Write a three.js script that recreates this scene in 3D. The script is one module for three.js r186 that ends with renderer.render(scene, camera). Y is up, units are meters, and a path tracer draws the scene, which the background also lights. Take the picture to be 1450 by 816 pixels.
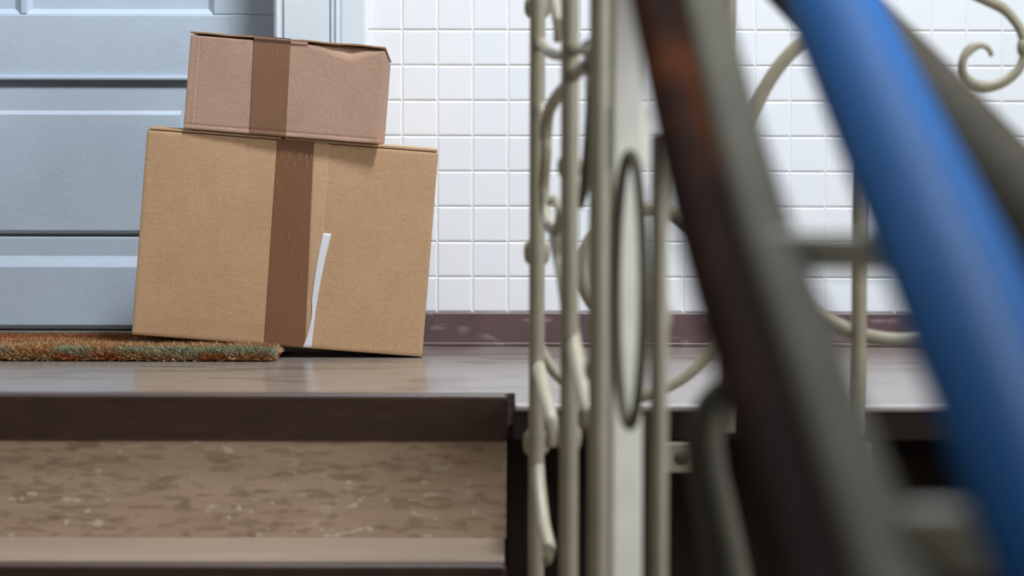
import * as THREE from 'three';
import { mergeGeometries, mergeVertices, toCreasedNormals } from 'three/addons/utils/BufferGeometryUtils.js';
import { RoundedBoxGeometry } from 'three/addons/geometries/RoundedBoxGeometry.js';
import { RectAreaLightUniformsLib } from 'three/addons/lights/RectAreaLightUniformsLib.js';

// ---------------------------------------------------------------- camera, sky, large lights, exposure
// metres; the tiled wall is the plane z = 0, the landing floor is y = 0, the stairs descend towards +z
const scene = new THREE.Scene();
const FOCAL = 5600, EYE = new THREE.Vector3(0, 0.313, 5.69), PITCH = Math.atan(226 / FOCAL);
const camera = new THREE.PerspectiveCamera(2 * Math.atan(408 / FOCAL) * 180 / Math.PI, 1450 / 816, 0.05, 60);
camera.position.copy(EYE);
camera.rotation.set(-PITCH, 0, 0.0022, 'YXZ');
camera.focus = 5.39;
camera.userData.fStop = 5.0;
scene.background = new THREE.Color(0.40, 0.45, 0.5);

RectAreaLightUniformsLib.init();
const renderer = new THREE.WebGLRenderer();
renderer.toneMapping = THREE.LinearToneMapping;
renderer.toneMappingExposure = 1.05;
renderer.shadowMap.enabled = true;

// daylight through the stairwell window in the side wall
const WIN = { z0: 2.1, z1: 3.6, y0: 0.1, y1: 2.3, x: 1.75 };
const daylight = new THREE.RectAreaLight(new THREE.Color(0.88, 0.94, 1.0), 6.0, WIN.z1 - WIN.z0 - 0.12, WIN.y1 - WIN.y0 - 0.12);
daylight.position.set(WIN.x - 0.03, (WIN.y0 + WIN.y1) / 2, (WIN.z0 + WIN.z1) / 2);
daylight.lookAt(0, daylight.position.y, daylight.position.z);
daylight.name = 'window_daylight';
scene.add(daylight);

// ---------------------------------------------------------------- helpers
let seed = 1234567;
const rnd = () => { seed = (seed * 1664525 + 1013904223) >>> 0; return seed / 4294967296; };
const clamp = (v, a = 0, b = 1) => Math.min(b, Math.max(a, v));
const smooth = (a, b, v) => { const t = clamp((v - a) / (b - a)); return t * t * (3 - 2 * t); };
const mix = (a, b, t) => a + (b - a) * t;
const CP = Math.cos(PITCH), SP = Math.sin(PITCH);
// a point measured in the photograph (1450 x 816) with the scale (pixels per metre) of its own distance
function at(px, py, s) {
  const x = (px - 725) / s, y = -(py - 408) / s, d = FOCAL / s;
  return new THREE.Vector3(EYE.x + x, EYE.y + y * CP - d * SP, EYE.z - y * SP - d * CP);
}
const used = new Map();
function numbered(n) { const k = used.get(n) || 0; used.set(n, k + 1); return k ? n + '_' + String(k).padStart(3, '0') : n; }
function lit(o) { o.castShadow = true; o.receiveShadow = true; return o; }
function part(name, geo, mat, parent, label) {
  const m = lit(new THREE.Mesh(geo, mat)); m.name = name;
  if (label) m.userData.label = label;
  parent.add(m); return m;
}
function thing(name, label, category, pos, group) {
  const g = new THREE.Group(); g.name = numbered(name); g.userData = { label, category };
  if (group) g.userData.group = group;
  if (pos) g.position.set(...pos);
  scene.add(g); return g;
}
function struct(name, label, category) {
  const g = thing(name, label, category); g.userData.kind = 'structure'; return g;
}
function bx(x0, x1, y0, y1, z0, z1) {
  const g = new THREE.BoxGeometry(x1 - x0, y1 - y0, z1 - z0); g.translate((x0 + x1) / 2, (y0 + y1) / 2, (z0 + z1) / 2); return boxUV(g);
}
function rbx(x0, x1, y0, y1, z0, z1, r = 0.004, seg = 3) {
  const g = new RoundedBoxGeometry(x1 - x0, y1 - y0, z1 - z0, seg, r); g.translate((x0 + x1) / 2, (y0 + y1) / 2, (z0 + z1) / 2); return boxUV(g);
}
// texture coordinates in metres, by the way each face points
function boxUV(geo) {
  const p = geo.attributes.position, n = geo.attributes.normal, uv = new Float32Array(p.count * 2);
  for (let i = 0; i < p.count; i++) {
    const ax = Math.abs(n.getX(i)), ay = Math.abs(n.getY(i)), az = Math.abs(n.getZ(i));
    let u = p.getX(i), v = p.getY(i);
    if (ay > ax && ay > az) v = p.getZ(i); else if (ax > az) u = p.getZ(i);
    uv[2 * i] = u; uv[2 * i + 1] = v;
  }
  geo.setAttribute('uv', new THREE.BufferAttribute(uv, 2)); return geo;
}
// quads from lists of corner points, flat shaded
function quads(list) {
  const pos = [];
  for (const [a, b, c, d] of list) pos.push(...a, ...b, ...c, ...a, ...c, ...d);
  const g = new THREE.BufferGeometry(); g.setAttribute('position', new THREE.Float32BufferAttribute(pos, 3)); g.computeVertexNormals(); return boxUV(g);
}
// plate with sloping edges; t < 0 makes a sunk panel
function bevelPlate(x0, x1, y0, y1, z0, t, b, tb = b) {
  const o = [[x0, y0, z0], [x1, y0, z0], [x1, y1, z0], [x0, y1, z0]];
  const i = [[x0 + b, y0 + b, z0 + t], [x1 - b, y0 + b, z0 + t], [x1 - b, y1 - tb, z0 + t], [x0 + b, y1 - tb, z0 + t]];
  return quads([[i[0], i[1], i[2], i[3]], [o[0], o[1], i[1], i[0]], [o[1], o[2], i[2], i[1]], [o[2], o[3], i[3], i[2]], [o[3], o[0], i[0], i[3]]]);
}
// tapering round bar through points [Vector3, radius]
function bar(pts, segs = 10, radial = 12, flat = 1) {
  const curve = new THREE.CatmullRomCurve3(pts.map((p) => p[0]), false, 'centripetal');
  const N = (pts.length - 1) * segs, fr = curve.computeFrenetFrames(N, false), pos = [], uv = [], idx = [];
  let len = 0, prev = null;
  for (let i = 0; i <= N; i++) {
    const t = i / N, c = curve.getPoint(t), f = t * (pts.length - 1), k = Math.min(pts.length - 2, Math.floor(f)), r = mix(pts[k][1], pts[k + 1][1], f - k);
    if (prev) len += c.distanceTo(prev); prev = c;
    for (let j = 0; j <= radial; j++) {
      const a = j / radial * Math.PI * 2, n = fr.normals[i].clone().multiplyScalar(Math.cos(a)).addScaledVector(fr.binormals[i], Math.sin(a) * flat);
      pos.push(c.x + n.x * r, c.y + n.y * r, c.z + n.z * r); uv.push(j / radial * 0.1, len);
    }
  }
  for (let i = 0; i < N; i++) for (let j = 0; j < radial; j++) {
    const a = i * (radial + 1) + j, b = a + radial + 1; idx.push(a, a + 1, b, b, a + 1, b + 1);
  }
  for (const [row, flip] of [[0, false], [N, true]]) {
    const c = curve.getPoint(row / N), k = pos.length / 3; pos.push(c.x, c.y, c.z); uv.push(0, 0);
    for (let j = 0; j < radial; j++) { const a = row * (radial + 1) + j; flip ? idx.push(k, a, a + 1) : idx.push(k, a + 1, a); }
  }
  const g = new THREE.BufferGeometry(); g.setAttribute('position', new THREE.Float32BufferAttribute(pos, 3)); g.setAttribute('uv', new THREE.Float32BufferAttribute(uv, 2)); g.setIndex(idx);
  g.computeVertexNormals(); return g;
}
// cross-section [[across, up], ...] swept along points, kept upright
function sweepProfile(pts, prof, segs = 14, round = true) {
  const curve = new THREE.CatmullRomCurve3(pts, false, 'centripetal'); const N = (pts.length - 1) * segs, pos = [], uv = [], idx = [], M = prof.length;
  let len = 0, prev = null;
  for (let i = 0; i <= N; i++) {
    const c = curve.getPoint(i / N), tan = curve.getTangent(i / N), side = new THREE.Vector3(0, 1, 0).cross(tan).normalize().negate(), up = tan.clone().cross(side).normalize().negate();
    if (up.y < 0) up.negate();
    if (side.x < 0) side.negate();
    if (prev) len += c.distanceTo(prev); prev = c;
    for (let j = 0; j <= M; j++) {
      const [a, b] = prof[j % M]; pos.push(c.x + side.x * a + up.x * b, c.y + side.y * a + up.y * b, c.z + side.z * a + up.z * b); uv.push(j / M * 0.2, len);
    }
  }
  for (let i = 0; i < N; i++) for (let j = 0; j < M; j++) { const a = i * (M + 1) + j, b = a + M + 1; idx.push(a, b, a + 1, b, b + 1, a + 1); }
  let g = new THREE.BufferGeometry(); g.setAttribute('position', new THREE.Float32BufferAttribute(pos, 3)); g.setAttribute('uv', new THREE.Float32BufferAttribute(uv, 2)); g.setIndex(idx);
  g.computeVertexNormals(); if (!round) g = toCreasedNormals(g, 0.6); return g;
}
// extrude a polygon of [x, z] points upwards
function extrudeUp(poly, y0, y1) {
  const s = new THREE.Shape(poly.map(([x, z]) => new THREE.Vector2(x, -z)));
  const g = new THREE.ExtrudeGeometry(s, { depth: y1 - y0, bevelEnabled: false }); g.rotateX(-Math.PI / 2); g.translate(0, y0, 0);
  return boxUV(toCreasedNormals(g, 0.5));
}

// ---------------------------------------------------------------- computed textures
function lattice(n) { const a = new Float32Array(n * n); for (let i = 0; i < a.length; i++) a[i] = rnd(); return { n, a }; }
const L = [lattice(256), lattice(256), lattice(256)];
function vnoise(x, y, k = 0, px = 256, py = px) {     // repeats every px, py cells
  const { n, a } = L[k % 3], xi = Math.floor(x), yi = Math.floor(y), fx = x - xi, fy = y - yi, m = (v, p) => ((v % p) + p) % p;
  const u = fx * fx * (3 - 2 * fx), v = fy * fy * (3 - 2 * fy), x0 = m(xi, px), x1 = m(xi + 1, px), y0 = m(yi, py), y1 = m(yi + 1, py);
  return mix(mix(a[y0 * n + x0], a[y0 * n + x1], u), mix(a[y1 * n + x0], a[y1 * n + x1], u), v);
}
function fbm(u, v, fx, fy, oct, k) {                  // u, v in 0..1
  let s = 0, w = 0.5, t = 0; for (let o = 0; o < oct; o++) { s += w * vnoise(u * fx, v * fy, k + o, Math.min(256, fx), Math.min(256, fy)); t += w; w *= 0.5; fx = Math.min(256, fx * 2); fy = Math.min(256, fy * 2); } return s / t;
}
function tex(size, fn, perMetre, srgb = true, h = size) {
  const d = new Uint8Array(size * h * 4);
  for (let y = 0; y < h; y++) for (let x = 0; x < size; x++) {
    const c = fn(x / size, y / h, x, y), i = 4 * (y * size + x);
    if (typeof c === 'number') d[i] = d[i + 1] = d[i + 2] = clamp(c) * 255; else for (let j = 0; j < 3; j++) d[i + j] = clamp(c[j]) * 255;
    d[i + 3] = 255;
  }
  const t = new THREE.DataTexture(d, size, h); t.wrapS = t.wrapT = THREE.RepeatWrapping; t.magFilter = THREE.LinearFilter; t.minFilter = THREE.LinearMipmapLinearFilter; t.generateMipmaps = true;
  if (srgb) t.colorSpace = THREE.SRGBColorSpace; const r = Array.isArray(perMetre) ? perMetre : [perMetre, perMetre]; t.repeat.set(r[0], r[1]); t.needsUpdate = true; return t;
}
const lerp3 = (a, b, t) => [mix(a[0], b[0], t), mix(a[1], b[1], t), mix(a[2], b[2], t)];
const hex = (h) => [(h >> 16 & 255) / 255, (h >> 8 & 255) / 255, (h & 255) / 255];

function cardTexture(base) {
  const b = hex(base);
  return tex(1024, (u, v) => {
    const fine = vnoise(u * 256, v * 256, 0) - 0.5, streak = fbm(u, v, 24, 220, 2, 1) - 0.5, blot = fbm(u, v, 7, 7, 3, 2) - 0.5, dot = rnd() - 0.5;
    const k = 1 + 0.10 * fine + 0.05 * streak + 0.06 * blot + 0.12 * dot; return [b[0] * k, b[1] * k, b[2] * (k + 0.03 * blot)];
  }, 3.2);
}
const cardBump = tex(512, (u, v) => 0.3 * fbm(u, v, 90, 200, 2, 0) + 0.7 * rnd(), 5, false);
const M = {};
const std = (o) => new THREE.MeshStandardMaterial(o), phys = (o) => new THREE.MeshPhysicalMaterial(o);
M.cardBig = std({ map: cardTexture(0xbc9671), roughness: 0.82, bumpMap: cardBump, bumpScale: 0.00018 });
M.cardSmall = std({ map: cardTexture(0xb5917b), roughness: 0.8, bumpMap: cardBump, bumpScale: 0.00018 });
M.cardEdge = std({ map: cardTexture(0xa47c58), roughness: 0.9 });
M.cardInside = std({ color: 0x7a5c42, roughness: 0.95 });
// brown packing tape, faintly streaked along its length
function tapeTexture(base) {
  const b = hex(base);
  return tex(256, (u, v) => { const k = 1 + 0.10 * (fbm(u, v, 90, 5, 2, 0) - 0.5) + 0.06 * (rnd() - 0.5); return [b[0] * k, b[1] * k, b[2] * k]; }, 1, true, 1024);
}
// lengthwise wrinkles in the film: [across, start, length, half width, lean] in shares of the strip
const wrinkles = (list, h) => (u, v) => {
  let z = 0; for (const [su, sv, sl, sw, lean] of list) { const dv = (v - sv) / sl; if (dv < 0 || dv > 1) continue; const w = Math.max(sw, 0.012) * (1 - 0.5 * dv), d = Math.abs(u - su - lean * dv) / w; if (d < 1) z = Math.max(z, h * (1 - d) * Math.min(1, 6 * dv, 3 * (1 - dv))); }
  return z;
};
const scrBig = [[0.60, 0.060, 0.045, 0.030, 0.02], [0.68, 0.063, 0.045, 0.018, -0.03], [0.80, 0.062, 0.10, 0.028, -0.02], [0.94, 0.062, 0.03, 0.022, 0], [0.52, 0.11, 0.05, 0.014, -0.02], [0.28, 0.10, 0.05, 0.012, 0], [0.10, 0.064, 0.03, 0.01, 0], [0.85, 0.10, 0.07, 0.010, 0.0], [0.34, 0.062, 0.04, 0.01, 0], [0.05, 0.2, 0.02, 0.02, 0]];
for (let i = 0; i < 22; i++) scrBig.push([0.15 + rnd() * 0.75, 0.2 + rnd() * 0.72, 0.008 + rnd() * 0.03, 0.006 + rnd() * 0.012, (rnd() - 0.5) * 0.02]);
const scrSmall = [[0.82, 0.28, 0.04, 0.02, 0], [0.5, 0.09, 0.12, 0.008, 0], [0.62, 0.12, 0.08, 0.006, 0]];
M.tapeBig = phys({ map: tapeTexture(0x80593e), roughness: 0.34, clearcoat: 0.5, clearcoatRoughness: 0.18 });
M.tapeSmall = phys({ map: tapeTexture(0x87624a), roughness: 0.42, clearcoat: 0.25, clearcoatRoughness: 0.35 });
M.cardSheen = std({ map: cardTexture(0xc09b77), roughness: 0.75, bumpMap: cardBump, bumpScale: 0.00018 });  // card tone made paler, putting the sheen of clear tape into the colour
M.paper = std({ color: 0xe9e6ec, roughness: 0.85, bumpMap: cardBump, bumpScale: 0.0002 });

M.tiles = [0xf3f5f8, 0xf2f4f7, 0xf4f5f8, 0xf1f4f8].map((c) => phys({ color: c, roughness: 0.32 }));
M.grout = std({ map: tex(256, (u, v) => { const k = 0.93 + 0.06 * (fbm(u, v, 40, 40, 3, 0) - 0.5); return [k, k, k * 0.995]; }, 4), roughness: 0.95 });
const paintBump = tex(512, (u, v) => fbm(u, v, 30, 60, 3, 1), 4, false);
const paint = (c, v = 0.06, r = 0.42, px = 2) => {
  const b = hex(c);
  return std({ map: tex(256, (u, w) => { const k = 1 + v * (fbm(u, w, 6, 6, 4, 2) - 0.5) + v * 0.5 * (rnd() - 0.5); return [b[0] * k, b[1] * k, b[2] * k]; }, px), roughness: r, bumpMap: paintBump, bumpScale: 0.00015 });
};
const dull = (...a) => { const p = paint(...a); return phys({ map: p.map, roughness: 0.7, ior: 1.12, bumpMap: p.bumpMap, bumpScale: 0.0004 }); };
M.door = paint(0xc3cfdd, 0.07, 0.4);
M.casing = paint(0xdbe4ea, 0.06, 0.4);
M.wall = paint(0x7f7c72, 0.04, 0.9);
M.ceiling = paint(0xb9b9b4, 0.03, 0.95);
M.baseboard = std({ map: tex(512, (u, v) => { const a = fbm(u, v, 8, 20, 4, 0), s = smooth(0.62, 0.8, fbm(u, v, 14, 40, 3, 1)); return lerp3(lerp3(hex(0x5d484a), hex(0x6c5556), a), hex(0x93807c), s * 0.7); }, 2), roughness: 0.38 });
// landing and treads: linoleum with streaks along x
const floorTex = tex(1024, (u, v) => {
  const s = fbm(u, v, 6, 120, 3, 0), s2 = fbm(u, v, 20, 256, 2, 1), b = fbm(u, v, 8, 14, 3, 2); let c = lerp3(hex(0x6f655e), hex(0x93887e), clamp(0.15 + 0.55 * s + 0.3 * s2));
  c = lerp3(c, hex(0x57483f), 0.5 * smooth(0.58, 0.75, b)); return c;
}, [1.4, 1.4]);
const floorBump = tex(512, (u, v) => 0.7 * fbm(u, v, 6, 200, 2, 1) + 0.3 * fbm(u, v, 12, 30, 3, 0), [1.4, 1.4], false);
M.floor = std({ map: floorTex, roughness: 0.2, bumpMap: floorBump, bumpScale: 0.0005 });
// riser: pale stony linoleum with cream flecks and brown veins
M.riser = std({ map: tex(1024, (u, v) => {
  const a = fbm(u, v, 14, 70, 4, 0), b = fbm(u, v, 40, 160, 3, 1), f = fbm(u, v, 60, 110, 2, 2), g = fbm(u, v, 20, 120, 3, 0), z = fbm(u, v, 9, 16, 2, 1); let c = lerp3(hex(0xb0977e), hex(0xc9af94), a);
  c = lerp3(c, hex(0x7a6450), 0.35 * smooth(0.5, 0.8, b)); c = lerp3(c, hex(0xdccdb8), 0.9 * smooth(0.68, 0.78, f) * smooth(0.45, 0.6, z)); c = lerp3(c, hex(0x6c5541), 0.3 * smooth(0.58, 0.8, g)); return c;
}, [1.3, 1.3]), roughness: 0.45 });
M.nosing = std({ map: tex(256, (u, v) => lerp3(hex(0x3a2720), hex(0x4a3329), fbm(u, v, 20, 60, 3, 0)), 2), roughness: 0.42 });
M.tread = std({ map: tex(512, (u, v) => lerp3(hex(0x877464), hex(0x9d8978), fbm(u, v, 8, 80, 3, 0)), [1.3, 1.3]), roughness: 0.4, bumpMap: floorBump, bumpScale: 0.0004 });
M.fascia = dull(0x332a25, 0.2, 0.6);
M.edgeStrip = std({ color: 0xb5a9a8, roughness: 0.35 });
// wrought iron with several coats of paint
M.iron = paint(0xa0967f, 0.10, 0.42, 6);
M.ironPale = paint(0xdad4c5, 0.08, 0.45, 6);
M.ironOlive = dull(0x625d50, 0.14, 0.5, 5);  // on the ring and the dark arc scroll it puts shade into the colour
M.ironDark = dull(0x423c30, 0.2, 0.5, 5);
M.blue = phys({ map: tex(256, (u, v) => { const k = 1 + 0.05 * (fbm(u, v, 10, 10, 3, 0) - 0.5); return [0.0 * k, 0.34 * k, 0.60 * k]; }, 4), roughness: 0.55, ior: 1.1 });
// dark varnished wood worn through to orange in patches
M.wood = phys({ map: tex(512, (u, v) => {
  const g = fbm(u, v, 40, 6, 3, 0), p = Math.exp(-Math.pow((v - 0.465) / 0.07, 2)), w = smooth(0.55, 1.0, 0.8 * fbm(u, v, 3, 24, 3, 1) + 0.45 * p + 0.12 * fbm(u, v, 6, 40, 2, 2)); return lerp3(lerp3(hex(0x1c0f0b), hex(0x29160f), g), lerp3(hex(0x4c2411), hex(0x6e3b17), g), w);
}, [5, 0.25]), roughness: 0.75, ior: 1.05 });
M.matCore = std({ map: tex(256, (u, v) => { const k = fbm(u, v, 60, 60, 3, 0); return lerp3(hex(0x4a2f1c), hex(0x7d5430), k); }, 6), roughness: 1 });
M.metal = std({ color: 0x8d8a84, roughness: 0.35, metalness: 0.8 });
M.glass = phys({ color: 0xffffff, roughness: 0, transmission: 1, thickness: 0, ior: 1.5 });
M.white = std({ color: 0xf0f0ee, roughness: 0.5 });

// ---------------------------------------------------------------- the room
function wallBox0(name, label, g) { const w = struct(name, label, 'wall'); part('plaster', g, M.fascia, w); }
const RX0 = -1.45, RX1 = 1.75, ZB = 7.3, YC = 2.9, LOW = -1.53, EDGE = 1.047, EDGE2 = 1.232;
const DX0 = -1.2, DX1 = -0.3425, DTOP = 2.06;
const DZ = -0.1;

// back wall, its opening for the door, and its tiles
const wallBack = struct('wall_back', 'white tiled stairwell wall beside the pale blue door', 'wall');
{
  const g = mergeGeometries([bx(DX1 + 0.008, RX1 + 0.2, -0.25, YC, -0.3, -0.0016), bx(RX0 - 0.2, DX0 - 0.008, -0.25, YC, -0.3, -0.0016), bx(DX0 - 0.008, DX1 + 0.008, DTOP, YC, -0.3, -0.0016)]);
  part('plaster', g, M.grout, wallBack);
}
{
  const P = 0.0507, T = 0.0487, bv = 0.0022, x0 = -0.2092, y0 = 0.0485;
  const h = T / 2, i = h - bv, zf = 0.0, zm = -0.0012, zb = -0.0065;
  const ring = (r, z) => [[-r, -r, z], [r, -r, z], [r, r, z], [-r, r, z]];
  const A = ring(i, zf), A2 = ring(i + bv * 0.6, zf - 0.0003), B = ring(h, zm), C = ring(h, zb), Q = [[A[0], A[1], A[2], A[3]]];
  for (let k = 0; k < 4; k++) { const m = (k + 1) % 4; Q.push([A2[k], A2[m], A[m], A[k]], [B[k], B[m], A2[m], A2[k]], [C[k], C[m], B[m], B[k]]); }
  const tileGeo = quads(Q), rest = [[], [], [], []];
  const cols = Math.floor((RX1 - x0) / P), rows = 30;
  for (let r = 0; r < rows; r++) for (let c = 0; c < cols; c++) {
    const m = Math.floor(rnd() * 4), pos = [x0 + P * (c + 0.5), y0 + P * (r + 0.5), (rnd() - 0.5) * 0.0004], rot = [(rnd() - 0.5) * 0.004, (rnd() - 0.5) * 0.004, (rnd() - 0.5) * 0.006];
    if (c < 20 && r < 9) { const t = part('tile', tileGeo, M.tiles[m], wallBack); t.position.set(...pos); t.rotation.set(...rot); }
    else { const g = tileGeo.clone(); g.applyMatrix4(new THREE.Matrix4().makeRotationFromEuler(new THREE.Euler(...rot)).setPosition(...pos)); rest[m].push(g); }
  }
  const s = part('tiles_beyond', mergeGeometries(rest.flat()), M.tiles[0], wallBack); s.userData.kind = 'stuff';
}
// skirting
const skirt = struct('baseboard_back', 'dark maroon skirting board along the foot of the tiled wall', 'baseboard');
part('board', rbx(-0.2104, RX1, 0.004, 0.0478, -0.006, 0.010, 0.002), M.baseboard, skirt);
part('foot_strip', rbx(-0.2104, RX1, 0.0, 0.0055, -0.006, 0.016, 0.002), M.baseboard, skirt);

// door casing
const casing = struct('trim_1', 'pale moulded wooden casing around the door', 'door casing');
{
  const half = (xa, xb, zb, r) => { const o = []; for (let k = 0; k <= 8; k++) { const a = Math.PI * (1 - k / 8); o.push([(xa + xb) / 2 + Math.cos(a) * (xb - xa) / 2, zb + Math.sin(a) * r]); } return o; };
  const board = (m) => {
    const P = (x) => m > 0 ? x : DX0 + DX1 - x, poly = (l) => (m > 0 ? l : l.slice().reverse()).map(([x, z]) => [P(x), z]), y1 = DTOP + 0.13;
    part('casing_board', extrudeUp(poly([[-0.3425, -0.03], [-0.2104, -0.03], [-0.2104, 0.010], [-0.214, 0.0135], [-0.244, 0.0155], [-0.2485, 0.012], [-0.262, 0.012], [-0.2625, 0.019], [-0.3265, 0.019], [-0.3275, 0.012], [-0.3425, 0.012]]), 0, y1), M.casing, casing);
    part('casing_bead', extrudeUp(poly([...half(-0.3425, -0.3300, 0.012, 0.011)]), 0, y1), M.casing, casing);
    part('casing_bead', extrudeUp(poly([...half(-0.2615, -0.2555, 0.012, 0.007)]), 0, y1), M.casing, casing);
    part('casing_bead', extrudeUp(poly([...half(-0.2545, -0.2495, 0.012, 0.006)]), 0, y1), M.casing, casing);
    part('jamb_lining', bx(Math.min(P(-0.3425), P(-0.3345)), Math.max(P(-0.3425), P(-0.3345)), 0, DTOP, -0.26, -0.031), M.casing, casing);
  };
  board(1); board(-1);
  part('head_board', rbx(DX0, DX1, DTOP, DTOP + 0.13, -0.03, 0.019, 0.004), M.casing, casing);
}

// door leaf
const door = struct('door_1', 'pale blue panelled wooden door set back in its casing', 'door');
{
  const S = 967.5, Y = (py) => 0.313 - (py - 182) / S, X = (px) => (px - 725) / S, l = DX0 + 0.003, r = DX1 - 0.0015, bot = Y(468);
  part('leaf', bx(l, r, bot, DTOP - 0.003, DZ - 0.045, DZ - 0.018), M.door, door);
  part('upper_rail', rbx(l, r, Y(112), Y(22), DZ - 0.016, DZ, 0.0025), M.door, door);
  part('drip_bead', rbx(l, r, Y(115), Y(109), DZ - 0.014, DZ + 0.006, 0.0022), M.door, door);
  part('middle_board', rbx(l, r, Y(332.5), Y(125), DZ - 0.016, DZ - 0.002, 0.002), M.door, door);
  part('raised_panel', bevelPlate(X(-400), X(258), Y(331), Y(158), DZ - 0.002, 0.004, 0.004, 0.006), M.door, door);
  part('bottom_board', rbx(l, r, bot, Y(337), DZ - 0.016, DZ - 0.001, 0.002), M.door, door);
  part('raised_panel', bevelPlate(X(-400), X(262), bot + 0.003, Y(364), DZ - 0.001, 0.008, 0.004, 0.016), M.door, door);
  part('stile', rbx(X(302), r, Y(22), DTOP - 0.003, DZ - 0.016, DZ, 0.002), M.door, door);
  part('stile', rbx(X(29), X(38), Y(22), DTOP - 0.003, DZ - 0.016, DZ, 0.002), M.door, door);
  part('stile', rbx(l, l + 0.11, Y(22), DTOP - 0.003, DZ - 0.016, DZ, 0.002), M.door, door);
  part('sunk_panel', bevelPlate(X(38), X(302), Y(22), 1.9, DZ - 0.001, -0.010, 0.008, 0.012), M.door, door);
  part('sunk_panel', bevelPlate(l + 0.11, X(29), Y(22), 1.9, DZ - 0.001, -0.010, 0.008, 0.010), M.door, door);
  part('top_rail', rbx(l, r, 1.9, DTOP - 0.003, DZ - 0.016, DZ, 0.002), M.door, door);
}

const sill = struct('trim_2', 'low grey wooden threshold under the door', 'threshold');
part('board', rbx(DX0, DX1, 0, 0.0155, -0.16, -0.085, 0.002), M.floor, sill);
wallBox0('light_blocker_behind', 'unseen dark panel added behind the door to block light', bx(DX0 - 0.2, DX1 + 0.2, -0.2, DTOP + 0.2, -0.5, -0.301));  // added unseen panel, keeps sky light from showing under the door

// landing
const floor = struct('floor', 'glossy grey brown linoleum landing with faint streaks', 'floor');
part('landing', mergeGeometries([bx(RX0 - 0.2, RX1 + 0.2, -0.2, 0, -0.3, EDGE - 0.03), bx(0.004, RX1 + 0.2, -0.036, 0, EDGE - 0.03, EDGE2 - 0.006)]), M.floor, floor);
part('edge_strip', rbx(0.004, RX1, -0.006, 0.0006, EDGE2 - 0.03, EDGE2, 0.002), M.edgeStrip, floor);
part('slab_edge', bx(0.002, RX1, -0.038, -0.006, EDGE2 - 0.02, EDGE2 - 0.004), M.fascia, floor);
part('beam', bx(-0.004, RX1, -0.45, -0.036, EDGE - 0.03, EDGE - 0.012), M.fascia, floor);
const nextFloor = struct('floor_lower', 'half landing floor at the foot of the stairs', 'floor');
part('slab', bx(RX0 - 0.2, RX1 + 0.2, LOW - 0.2, LOW, 1.0, ZB + 0.25), M.floor, nextFloor);

// stairs
const stairs = struct('staircase', 'stairs with dark brown nosings and speckled beige risers', 'stairs');
for (let k = 0; k < 9; k++) {
  const y = -0.17 * k, z = EDGE + 0.285 * k;
  part('nosing', rbx(RX0, -0.005, y - 0.056, y + 0.0004, z - 0.035, z, 0.006, 4), M.nosing, stairs);
  part('riser', bx(RX0, -0.006, y - 0.17, y - 0.05, z - 0.035, z - 0.006), M.riser, stairs);
  if (k) part('tread', bx(RX0, -0.008, y - 0.05, y, z - 0.285 - 0.01, z - 0.03), M.tread, stairs);
}

// outer walls and ceiling
function wallBox(name, label, ...boxes) { const w = struct(name, label, 'wall'); part('plaster', mergeGeometries(boxes), M.wall, w); return w; }
wallBox('wall_left', 'pale plaster wall on the door side of the stairs', bx(RX0 - 0.2, RX0, LOW - 0.2, YC, -0.3, ZB + 0.25));
wallBox('wall_right', 'pale plaster wall with the stairwell window',
  bx(RX1, RX1 + 0.2, LOW - 0.2, YC, -0.3, WIN.z0), bx(RX1, RX1 + 0.2, LOW - 0.2, YC, WIN.z1, ZB + 0.25), bx(RX1, RX1 + 0.2, LOW - 0.2, WIN.y0, WIN.z0, WIN.z1), bx(RX1, RX1 + 0.2, WIN.y1, YC, WIN.z0, WIN.z1));
wallBox('wall_lower', 'plaster wall under the landing', bx(RX0, RX1, LOW, -0.2, 0.9, 1.0));
wallBox('wall_front', 'plain plaster wall at the far side of the half landing', bx(RX0, RX1, LOW, YC, ZB, ZB + 0.25));
const ceil = struct('ceiling', 'plain pale plaster ceiling of the stairwell', 'ceiling');
part('slab', bx(RX0 - 0.2, RX1 + 0.2, YC, YC + 0.2, -0.3, ZB + 0.25), M.ceiling, ceil);
const win = struct('window_1', 'tall white framed stairwell window', 'window');
{
  const { z0, z1, y0, y1, x } = WIN, zm = (z0 + z1) / 2, a = x + 0.05, b = x + 0.12;
  part('window_frame', mergeGeometries([bx(a, b, y0, y1, z0, z0 + 0.06), bx(a, b, y0, y1, z1 - 0.06, z1), bx(a, b, y0, y0 + 0.06, z0, z1), bx(a, b, y1 - 0.06, y1, z0, z1), bx(a, b, y0, y1, zm - 0.03, zm + 0.03)]), M.white, win);
  part('pane', bx(x + 0.082, x + 0.086, y0 + 0.06, y1 - 0.06, z0 + 0.06, zm - 0.03), M.glass, win);
  part('pane', bx(x + 0.082, x + 0.086, y0 + 0.06, y1 - 0.06, zm + 0.03, z1 - 0.06), M.glass, win);
}

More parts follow.
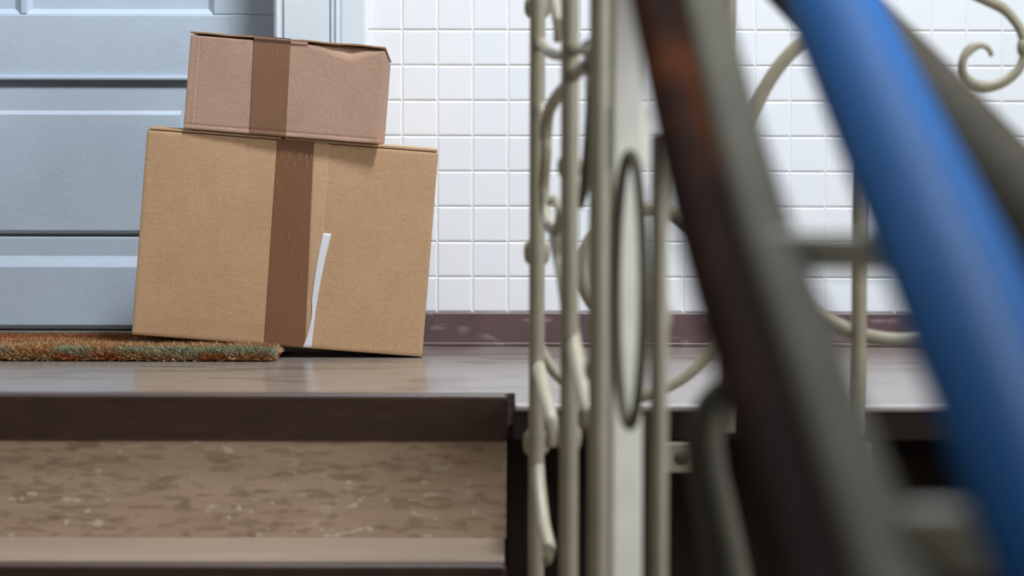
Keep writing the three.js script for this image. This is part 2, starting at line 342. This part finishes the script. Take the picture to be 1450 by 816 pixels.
// ---------------------------------------------------------------- ceiling lamp over the stairs
{
  const x = 0.35, z = 1.3, w = 0.45;
  const lamp = thing('ceiling_lamp', 'square opal glass lamp fixed to the stairwell ceiling', 'lamp', [x, YC, z]);
  part('base_plate', rbx(-w / 2 - 0.02, w / 2 + 0.02, -0.03, 0, -w / 2 - 0.02, w / 2 + 0.02, 0.008), M.white, lamp);
  part('lamp_shade', rbx(-w / 2, w / 2, -0.09, -0.03, -w / 2, w / 2, 0.02), std({ color: 0xffffff, roughness: 0.4, emissive: new THREE.Color(0.92, 0.96, 1.0), emissiveIntensity: 2 }), lamp);
  const l = new THREE.RectAreaLight(new THREE.Color(0.85, 0.92, 1.0), 165, w, w);
  l.position.set(x, YC - 0.095, z); l.lookAt(x, 0, z); l.name = 'ceiling_lamp_light'; scene.add(l);
}

// ---------------------------------------------------------------- doormat
const TILT = -4.4 * Math.PI / 180, BOXX = (598 - 725) / 1040, BOXZ = 0.305;
const MX0 = -1.0, MX1 = -0.3195, MZ0 = 0.075, MZ1 = 0.405;
const mat = thing('doormat', 'shaggy coir doormat with rust and faded green stripes lying before the door', 'doormat');
{
  part('backing', rbx(MX0 + 0.006, MX1 - 0.006, 0.0, 0.010, MZ0 + 0.006, MZ1 - 0.006, 0.004), M.matCore, mat);
  const fib = new THREE.CylinderGeometry(0.00025, 0.0007, 1, 4, 2, true); fib.translate(0, 0.5, 0);
  { const p = fib.attributes.position; for (let i = 0; i < p.count; i++) { const y = p.getY(i); p.setX(i, p.getX(i) + 0.0 + 0.0); p.setZ(i, p.getZ(i) + 0.0025 * y * y); } fib.computeVertexNormals(); }
  const N = 46000, inst = new THREE.InstancedMesh(fib, std({ color: 0xffffff, roughness: 0.95 }), N), m4 = new THREE.Matrix4(), q = new THREE.Quaternion(), e = new THREE.Euler(), col = new THREE.Color();
  const tan = [0xd0a66f, 0xdcb886, 0xb98a55, 0x9a7448, 0xe2c79c], teal = [0x9aa890, 0xa9b39b, 0x7f9484, 0xc0bb9a, 0xcdb88a], rust = [0xc4713a, 0xb05f2e, 0xd98c50, 0x9a5a34], brown = [0xa67a54, 0x8d6140, 0xb98b60, 0xa0603a];
  for (let i = 0; i < N; i++) {
    const edge = rnd() < 0.34, x = mix(MX0 + 0.004, MX1 - 0.003, rnd()); let z = edge ? MZ1 - 0.004 - 0.01 * rnd() : mix(MZ0 + 0.004, MZ1 - 0.004, rnd()), xx = x;
    const endEdge = !edge && rnd() < 0.05; if (endEdge) xx = MX1 - 0.004 - 0.008 * rnd();
    const near = MZ1 - z < 0.016;
    let roof = 0.0225 + 0.002 * rnd(); if (z < BOXZ + 0.008) roof = Math.min(roof, (BOXX - xx) * Math.tan(-TILT) - 0.0012);
    const y0 = near ? 0.001 + 0.012 * rnd() : 0.008; let len = (near ? 0.009 : 0.011) + 0.005 * rnd(), ax, az;
    if (near) { ax = 0.35 + 1.05 * rnd() * (1.1 - y0 / 0.013); az = (rnd() - 0.5) * 1.5; } else { ax = (rnd() - 0.4) * 0.9; az = (rnd() - 0.5) * 1.1; }
    if (MX1 - xx < 0.014) az = -(0.2 + 1.2 * rnd());
    const vert = len * Math.cos(ax) * Math.cos(az); if (y0 + vert > roof) { const k = clamp((roof - y0) / Math.max(vert, 1e-4), 0.15, 1); len *= k; }
    e.set(ax, rnd() * 0.6 - 0.3, az); q.setFromEuler(e);
    m4.compose(new THREE.Vector3(xx, y0, z), q, new THREE.Vector3(1, len, 1)); inst.setMatrixAt(i, m4);
    const patch = fbm(xx + 2, 0.3, 22, 10, 3, 0), stripe = vnoise(z * 45 + 0.8 * vnoise(xx * 20 + 50, 3, 1), 5, 2); let pal;
    if (near) pal = y0 > 0.0055 ? (patch > 0.40 + 0.25 * rnd() ? teal : rnd() < 0.25 ? rust : tan) : (fbm(xx + 3, 0.7, 30, 10, 2, 1) > 0.5 + 0.3 * rnd() ? rust : tan);
    else pal = MZ1 - z < 0.05 ? (rnd() < 0.6 ? rust : tan) : stripe > 0.55 ? rust : stripe > 0.35 ? brown : tan;
    col.set(pal[Math.floor(rnd() * pal.length)]).multiplyScalar(0.7 + 0.55 * rnd()); inst.setColorAt(i, col);
  }
  inst.name = 'coir_pile'; inst.userData.kind = 'stuff'; mat.add(lit(inst));
}

// ---------------------------------------------------------------- cardboard boxes
// rounded, finely divided box standing on y = 0, front face at z = 0, x from 0 to w; shape(p) moves each point
function softBox(w, h, d, r, nx, ny, nz, shape) {
  let g = new THREE.BoxGeometry(w, h, d, nx, ny, nz); const p = g.attributes.position, v = new THREE.Vector3(), c = new THREE.Vector3(), hw = w / 2 - r, hh = h / 2 - r, hd = d / 2 - r;
  for (let i = 0; i < p.count; i++) {
    v.fromBufferAttribute(p, i); c.set(clamp(v.x, -hw, hw), clamp(v.y, -hh, hh), clamp(v.z, -hd, hd)); v.sub(c); if (v.lengthSq() > 0) v.setLength(r); v.add(c);
    v.x += w / 2; v.y += h / 2; v.z -= d / 2; if (shape) shape(v, w, h, d); p.setXYZ(i, v.x, v.y, v.z);
  }
  g.computeVertexNormals(); boxUV(g); g.deleteAttribute('normal'); const uv = g.attributes.uv; g.setAttribute('uv', uv);
  g.computeVertexNormals(); return g;
}
// a thin strip stuck to a front face: corners in face coordinates, top left, top right, bottom right, bottom left
function strip(tl, tr, br, bl, zf, lift, nu = 10, nv = 60, wave = null, ridge = null) {
  const pos = [], uv = [], idx = [], put = (u, v, dz) => {
    let xa = mix(tl[0], bl[0], v), xb = mix(tr[0], br[0], v); const ya = mix(tl[1], bl[1], v), yb = mix(tr[1], br[1], v); if (wave) { const o = wave(v); xa += o[0]; xb += o[1]; }
    const x = mix(xa, xb, u), y = mix(ya, yb, u); pos.push(x, y, zf(x, y) + dz + (ridge && dz > 0 ? ridge(u, v) : 0)); uv.push(u, v);
  };
  for (let j = 0; j <= nv; j++) for (let i = 0; i <= nu; i++) put(i / nu, j / nv, lift);
  const W = nu + 1; for (let j = 0; j < nv; j++) for (let i = 0; i < nu; i++) { const a = j * W + i; idx.push(a, a + W, a + 1, a + 1, a + W, a + W + 1); }
  const rim = []; for (let i = 0; i <= nu; i++) rim.push([i, 0]); for (let j = 1; j <= nv; j++) rim.push([nu, j]); for (let i = nu - 1; i >= 0; i--) rim.push([i, nv]); for (let j = nv - 1; j >= 1; j--) rim.push([0, j]);
  const base = pos.length / 3; for (const [i, j] of rim) put(i / nu, j / nv, -0.0004);
  for (let k = 0; k < rim.length; k++) { const m = (k + 1) % rim.length, a = rim[k][1] * W + rim[k][0], b = rim[m][1] * W + rim[m][0]; idx.push(a, b, base + k, b, base + m, base + k); }
  const g = new THREE.BufferGeometry(); g.setAttribute('position', new THREE.Float32BufferAttribute(pos, 3)); g.setAttribute('uv', new THREE.Float32BufferAttribute(uv, 2)); g.setIndex(idx); g.computeVertexNormals(); return g;
}
const CT = Math.cos(TILT), ST = Math.sin(TILT);
{
  const w = 0.397, h = 0.2845, d = 0.255, t = 0.004;
  const box = thing('cardboard_box', 'large tan cardboard box tilted with one edge on the doormat', 'box', [BOXX, 0.0006, BOXZ]);
  box.rotation.set(0, 0.028, TILT, 'ZYX');
  // face coordinates: x from -w to 0
  const loc = (px, py) => { const dx = (px - 598) / 1040, dy = -(py - 508) / 1040; return [dx * CT + dy * ST, -dx * ST + dy * CT]; };
  const bulge = (x, y) => { const u = clamp(-x / w), v = clamp(y / h), e = Math.min(u, 1 - u, v, 1 - v) * 10; return (0.0022 * Math.sin(Math.PI * u) * Math.sin(Math.PI * v) + 0.0012 * (vnoise(u * 5 + 7, v * 4 + 3, 0) - 0.5) + 0.0004 * (vnoise(u * 40, v * 9, 1) - 0.5)) * clamp(e); };
  const shape = (v) => { v.x -= w; if (v.z > -0.004) v.z += bulge(v.x, v.y); };
  part('body', softBox(w, h - t, d, 0.003, 120, 90, 30, shape), M.cardBig, box);
  const flap = (x0, x1) => { const g = softBox(x1 - x0, t - 0.0002, d - 0.0006, 0.0012, 20, 2, 16, (v) => { v.x += x0; v.y += h - t + 0.0002; v.z -= 0.0002; }); return g; };
  part('flap', flap(-w + 0.001, -w * 0.5 - 0.014), M.cardBig, box); part('flap', flap(-w * 0.5 - 0.012, -0.001), M.cardBig, box);
  const [a, b, c, e] = [loc(393, 197), loc(444.5, 200), loc(432, 496), loc(373.5, 491)]; a[1] = b[1] = h - 0.003; c[1] = e[1] = 0.0015;
  const zf = (x, y) => bulge(x, y);
  part('packing_tape', strip(a, b, c, e, zf, 0.0006, 110, 160, null, wrinkles(scrBig, 0.0011)), M.tapeBig, box, 'brown packing tape with small wrinkles');
  { const top = softBox(b[0] - a[0], 0.0008, 0.12, 0.0003, 4, 1, 8, (v) => { v.x += a[0]; v.y += h - 0.0002; v.z += 0.0008; }); part('packing_tape', top, M.tapeBig, box); }
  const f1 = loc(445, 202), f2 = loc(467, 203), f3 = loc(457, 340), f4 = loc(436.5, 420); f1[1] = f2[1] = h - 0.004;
  part('clear_tape_sheen', boxUV(strip(f1, f2, f3, f4, zf, 0.0003, 6, 30)), M.cardSheen, box, 'paler strip beside the tape with clear tape sheen put into its colour');  // clear tape sheen laid on as a paler card colour
  const p1 = loc(457.5, 331.5), p2 = loc(469, 333), p3 = loc(441, 494), p4 = loc(429, 493.5);
  part('paper_strip', strip(p1, p2, p3, p4, zf, 0.0012, 6, 40, (v) => { const s = Math.sin(Math.PI * v), s2 = Math.sin(Math.PI * clamp((v - 0.6) / 0.4)); return [0.0022 * s + 0.0030 * s2 - 0.0030 * Math.sin(Math.PI * clamp(v / 0.7)), -0.0035 * s]; }), M.paper, box, 'white paper strip');
}
{
  const w = 0.2655, h = 0.133, d = 0.205, t = 0.003, gap = 0.0022;
  const bl = [(258 - 725) / 1045, 0.313 - (184 - 182) / 1045];
  const box = thing('cardboard_box', 'small brown cardboard box with a tucked lid lying on the large box', 'box', [bl[0], bl[1] + 0.0005, BOXZ + 0.0135]);
  box.rotation.set(0, -0.7 * Math.PI / 180, TILT, 'ZYX');
  const loc = (px, py) => { const dx = (px - 258) / 1045, dy = -(py - 184) / 1045; return [dx * CT + dy * ST, -dx * ST + dy * CT]; };
  const dc = loc(497, 86), dl = loc(440, 66), dr = loc(542, 70), fold = (x, y) => {
    const line = x < dc[0] ? mix(dl[1], dc[1], clamp((x - dl[0]) / (dc[0] - dl[0]))) : mix(dc[1], dr[1], clamp((x - dc[0]) / (dr[0] - dc[0])));
    let z = 0; if (x > dl[0] && x < dr[0] && y > line) z = -0.42 * (y - line) * smooth(dl[0], dl[0] + 0.02, x);
    z -= 0.0006 * Math.exp(-Math.pow((y - line) / 0.0015, 2)) * (x > dl[0] && x < dr[0] ? 1 : 0);
    z += 0.0012 * (vnoise(x * 22 + 3, y * 22 + 9, 2) - 0.5) + 0.0005 * Math.exp(-Math.pow((x - 0.0115) / 0.0011, 2)) - 0.0004 * Math.exp(-Math.pow((x - 0.0145) / 0.001, 2));
    z -= 0.0007 * Math.exp(-Math.pow((y - 0.0065) / 0.0012, 2));
    const e = Math.min(x, w - x, y, 1) * 200; return z * clamp(e);
  };
  const droop = (v) => { const back = clamp(-v.z / d), top = clamp(v.y / h); v.y -= 0.016 * back * top * smooth(0.3, 1, v.x / w); };
  part('body', softBox(w, h - t - gap, d, 0.002, 180, 90, 30, (v) => { if (v.z > -0.004) v.z += fold(v.x, v.y); v.y -= 0.0012 * smooth(0.5, 0.8, v.x / w) * smooth(0.8, 1, v.y / h); droop(v); }), M.cardSmall, box);
  part('lid', softBox(w + 0.001, t, d, 0.0011, 90, 2, 16, (v) => { v.x -= 0.0005; v.y += h - t + 0.0005 * Math.sin(v.x * 90) * smooth(0, 0.05, v.x); v.z += 0.0008 + 0.0008 * vnoise(v.x * 120, 1, 0); droop(v); }), M.cardEdge, box);
  part('lid_tab', rbx(loc(411, 60)[0], loc(435, 60)[0], h - t - gap - 0.0012, h - t, -0.02, 0.0012, 0.0006), M.cardSmall, box);
  part('inner_flap', bx(0.006, w - 0.006, h - t - gap - 0.004, h - t - 0.0004 - gap * 0.5, -d + 0.02, -0.006), M.cardInside, box);
  const [a, b, c, e] = [loc(358.5, 55), loc(411, 58), loc(404, 193), loc(352, 189)]; a[1] = b[1] = h - 0.0008; c[1] = e[1] = 0.0012;
  part('packing_tape', strip(a, b, c, e, (x, y) => Math.max(fold(x, y), y > h - t - gap ? 0.0012 : -1), 0.0007, 90, 80, null, wrinkles(scrSmall, 0.0009)), M.tapeSmall, box, 'strip of brown packing tape');
  part('packing_tape', softBox(b[0] - a[0], 0.0007, 0.1, 0.0003, 4, 1, 8, (v) => { v.x += a[0]; v.y += h - 0.0001; v.z += 0.0018; droop(v); }), M.tapeSmall, box);
}

// ---------------------------------------------------------------- landing guard railing (faces the viewer, along the edge of the landing)
const collar = (p, r, hgt) => { const g = new THREE.LatheGeometry([[0, -hgt / 2], [r * 0.72, -hgt / 2], [r * 0.95, -hgt * 0.3], [r, 0], [r * 0.95, hgt * 0.3], [r * 0.72, hgt / 2], [0, hgt / 2]].map(([x, y]) => new THREE.Vector2(x, y)), 18); g.translate(p.x, p.y, p.z); return g; };
{
  const S = 1267, guard = thing('guard_railing', 'beige wrought iron scrollwork railing along the landing edge', 'railing');
  const pts = (l, r) => l.map(([x, y, k = 1]) => [at(x, y, S), r * k / S]);
  const up = (x, y0, y1, r) => { const a = at(x, y0, S), b = at(x, y1, S); b.x = a.x; b.z = a.z; return [[a, r / S], [b, r / S]]; };
  part('baluster', bar(up(1031, 612, -560, 10), 1), M.iron, guard); part('baluster', bar(up(1216, 612, -560, 11), 1), M.iron, guard);
  for (const x of [1560, 1760, 1960, 2160, 2380, 2600, 2820]) part('baluster', bar(up(x, 612, -560, 10), 1), M.iron, guard);
  part('scroll', bar(pts([[872, 455], [850, 440], [832, 415], [826, 380], [832, 350], [848, 325], [880, 303], [920, 295], [950, 302], [972, 320], [1000, 350], [1015, 400]], 11), 8), M.iron, guard);
  part('scroll', bar(pts([[758, 478], [772, 507], [792, 534], [830, 558], [885, 566], [945, 548], [975, 530], [1000, 505], [1016, 480], [1031, 440]], 8), 8), M.iron, guard);
  part('scroll', bar(pts([[1031, 250], [1050, 200], [1066, 160], [1082, 125], [1105, 90], [1135, 60], [1175, 40], [1216, 30]], 10), 8), M.iron, guard);
  part('scroll', bar(pts([[1130, 400, 0.6], [1150, 432], [1172, 450], [1205, 467], [1245, 478], [1290, 480], [1340, 466], [1380, 440, 0.6]], 10), 8), M.iron, guard);
  part('scroll', bar(pts([[1404, 78, 0.35], [1398, 67, 0.5], [1382, 63, 0.75], [1369, 74, 1], [1363, 92, 1.15], [1369, 110, 1.15], [1386, 120, 1.1], [1407, 119, 1], [1430, 108, 0.9], [1445, 90, 0.85], [1451, 66, 0.8], [1447, 48, 0.8], [1436, 28, 0.8], [1420, 11, 0.8], [1398, 0, 0.8], [1372, -12, 0.8], [1348, -36, 0.8], [1335, -80, 0.6]], 10), 8), M.iron, guard);
  part('scroll_knot', collar(at(1450, 66, S), 11 / S, 22 / S), M.iron, guard);
  part('scroll', bar(pts([[1450, 66, 0.8], [1500, 20, 0.8], [1530, -60, 0.8], [1560, -110, 0.8]], 10), 8), M.iron, guard);
  const t = at(725, -566, S); part('top_rail', rbx(0.03, RX1, t.y - 0.012, t.y + 0.012, t.z - 0.022, t.z + 0.022, 0.004), M.iron, guard);
  for (const x of [968, 1216, 1560]) {
    const c = at(x, 653, S), plate = part('fixing_plate', rbx(c.x - 0.02, c.x + 0.02, c.y - 0.017, c.y + 0.017, EDGE - 0.014, EDGE2 + 0.004, 0.002), M.iron, guard);
    const b = new THREE.SphereGeometry(0.008, 16, 10); b.scale(1, 1, 0.5); b.translate(c.x, c.y, EDGE2 + 0.004); part('bolt', b, M.ironOlive, plate);
  }
}

// ---------------------------------------------------------------- stair railing (runs down beside the stairs)
{
  const rail = thing('stair_railing', 'beige wrought iron stair railing with scrolls, collars and a flat newel', 'railing');
  const SX = (x) => 1290 + 2.16 * (x - 760);
  const pts = (l, r) => l.map(([x, y, k = 1]) => [at(x, y, SX(x)), r * k / SX(x)]);
  const post = (name, x, s, y0, y1, r, mat = M.iron) => { const a = at(x, y0, s), b = at(x, y1, s); b.x = a.x; b.z = a.z; return part(name, bar([[a, r / s], [b, r / s]], 1, 16), mat, rail); };
  const knob = (x, y, s, r, h) => part('collar', collar(at(x, y, s), r / s, h / s), M.iron, rail);
  post('baluster', 760, 1290, 980, -560, 11); for (const [y, h] of [[10, 30], [357, 34], [627, 34]]) knob(760, y, 1290, 19, h);
  post('baluster', 806, 1395, 1050, -500, 13); for (const [y, h] of [[236, 30], [620, 34]]) knob(806, y, 1395, 18, h);
  post('newel_bar', 848, 1480, 1150, -450, 15); for (const [y, h] of [[122, 30], [523, 34]]) knob(850, y, 1480, 23, h);
  post('newel_bar', 932, 1640, 1250, 190, 13); knob(932, 446, 1640, 19, 40);
  { const s = 1570, turn = 0.42, plate = (x0, x1, y0, y1, t, name, label) => { // flat bars turned a little towards the window
      const a = at(x0, y0, s), b = at(x1, y1, s), w = (b.x - a.x) / Math.cos(turn), h = b.y - a.y, m = part(name, rbx(-w / 2, w / 2, -h / 2, h / 2, -t, 0, 0.003), M.ironPale, rail, label);
      m.position.set((a.x + b.x) / 2, (a.y + b.y) / 2, a.z); m.rotation.y = turn; };
    plate(866, 911, 1200, -420, 0.010, 'newel_plate', 'flat pale newel plate'); plate(866, 921, 240, 150, 0.014, 'newel_block'); }
  // ring in the plane of the railing, between the newel bars
  { const l = []; for (let k = 0; k <= 24; k++) { const a = k / 24 * Math.PI * 2 + Math.PI / 2, x = 892 + 20 * Math.cos(a), y = 410 - 192 * Math.sin(a), s = 1625 + 2.0 * (x - 890); l.push([at(x, y, s), 8 / s]); } part('ring', bar(l, 4, 12), M.ironOlive, rail); }  // darker olive than the bars: its shade is put into the colour
  part('scroll', bar(pts([[778, -60], [784, 0], [790, 35, 0.8], [788, 58, 0.5]], 10), 8), M.iron, rail);
  part('scroll', bar(pts([[764, 60], [778, 74], [792, 78], [806, 74], [822, 70], [840, 73]], 8), 8), M.iron, rail);
  part('scroll', bar(pts([[772, 195], [775, 165], [786, 140], [802, 120], [820, 100], [838, 82]], 9), 8), M.iron, rail);
  part('scroll', bar(pts([[766, 150], [773, 210], [770, 262], [772, 302], [780, 324], [790, 322], [794, 302], [787, 284], [778, 287, 0.6]], 8), 8), M.iron, rail);
  part('scroll', bar(pts([[784, 325, 0.7], [789, 345], [797, 385], [803, 425], [809, 465], [817, 512, 1.1], [827, 560, 1.1], [833, 590, 0.8], [828, 604, 0.5]], 11), 8), M.iron, rail);
  part('scroll', bar(pts([[758, 500, 0.7], [764, 525], [772, 560], [781, 600], [780, 632, 0.8]], 10), 8), M.iron, rail);
  part('scroll', bar(pts([[760, 640], [764, 690], [770, 740], [778, 780], [775, 797, 0.6]], 10), 8), M.iron, rail);
  part('scroll', bar(pts([[832, 60, 0.8], [838, 130], [835, 200], [828, 260, 0.8], [823, 293, 0.4]], 10), 8), M.ironOlive, rail);  // shaded arc, the shade put in as a darker paint colour
  { const s = 1950, l = [[1042, 545, 0.8], [1015, 565, 0.9], [998, 600, 1], [1000, 660, 1.05], [1014, 730, 1.1], [1028, 800, 1.15], [1045, 900, 1.2]]; part('scroll', bar(l.map(([x, y, k]) => [at(x, y, s), 27 * k / s]), 8), M.ironOlive, rail); }
  // fixing brackets to the side of the flight, and the handrail above
  for (const [x, y, s] of [[760, 960, 1290], [806, 1030, 1395], [848, 1130, 1480], [932, 1230, 1640]]) { const p = at(x, y, s); part('bracket', bx(-0.015, p.x, p.y - 0.01, p.y + 0.01, p.z - 0.01, p.z + 0.01), M.iron, rail); }
  const path = [at(765, -560, 1290), at(862, -420, 1500), at(912, -230, 1750), at(962, 0, 2000), at(1036, 300, 2400), at(1108, 516, 2750), at(1206, 816, 3300), at(1262, 990, 3700)];
  const roundProf = (x0, x1, y0, y1, r) => { const o = []; for (const [cx, cy, a0] of [[x1 - r, y1 - r, 0], [x0 + r, y1 - r, 1], [x0 + r, y0 + r, 2], [x1 - r, y0 + r, 3]]) for (let k = 0; k <= 4; k++) { const a = (a0 + k / 4) * Math.PI / 2; o.push([cx + r * Math.cos(a), cy + r * Math.sin(a)]); } return o; };
  part('handrail', sweepProfile(path, roundProf(-0.033, 0.000, -0.024, 0.014, 0.012)), M.wood, rail, 'dark varnished handrail worn to orange');
  part('handrail_bar', sweepProfile(path, roundProf(-0.001, 0.033, -0.026, 0.012, 0.010)), M.ironOlive, rail, 'grey painted iron bar along the handrail');
}

// ---------------------------------------------------------------- blue handrail beside it
{
  const blue = thing('blue_handrail', 'thick glossy blue tubular handrail on beige brackets', 'handrail');
  const p = [[1108, -160, 1700], [1176, 0, 1940], [1310, 300, 2590], [1405, 516, 3050], [1533, 816, 3550], [1610, 1000, 3800]].map(([x, y, s]) => [at(x, y, s), 0.0330]);
  part('tube', bar(p, 14, 40), M.blue, blue);
  const br = (x0, x1, y, s0, s1, h) => { const a = at(x0, y, s0), b = at(x1, y + 6, s1), d = b.clone().sub(a), n = d.length(); const g = new RoundedBoxGeometry(n, h, 0.02, 3, 0.004); const m = part('bracket', boxUV(g), M.ironPale, blue); m.position.copy(a).addScaledVector(d, 0.5); m.quaternion.setFromUnitVectors(new THREE.Vector3(1, 0, 0), d.normalize()); };
  br(1100, 1300, 354, 2480, 2600, 0.022); br(1290, 1470, 764, 3250, 3400, 0.03);
}
{
  const r = thing('painted_rail', 'dark olive iron rail slanting down behind the blue handrail', 'rail');
  const path = [[1020, -150, 1560], [1128, -42, 1640], [1218, 52, 1720], [1308, 145, 1820], [1398, 242, 1930], [1520, 380, 2080], [1640, 520, 2200]].map(([x, y, s]) => at(x, y, s));
  part('rail_bar', bar(path.map((q) => [q, 0.036]), 10, 24, 1), M.ironDark, r);
}

scene.updateMatrixWorld(true);
renderer.render(scene, camera);
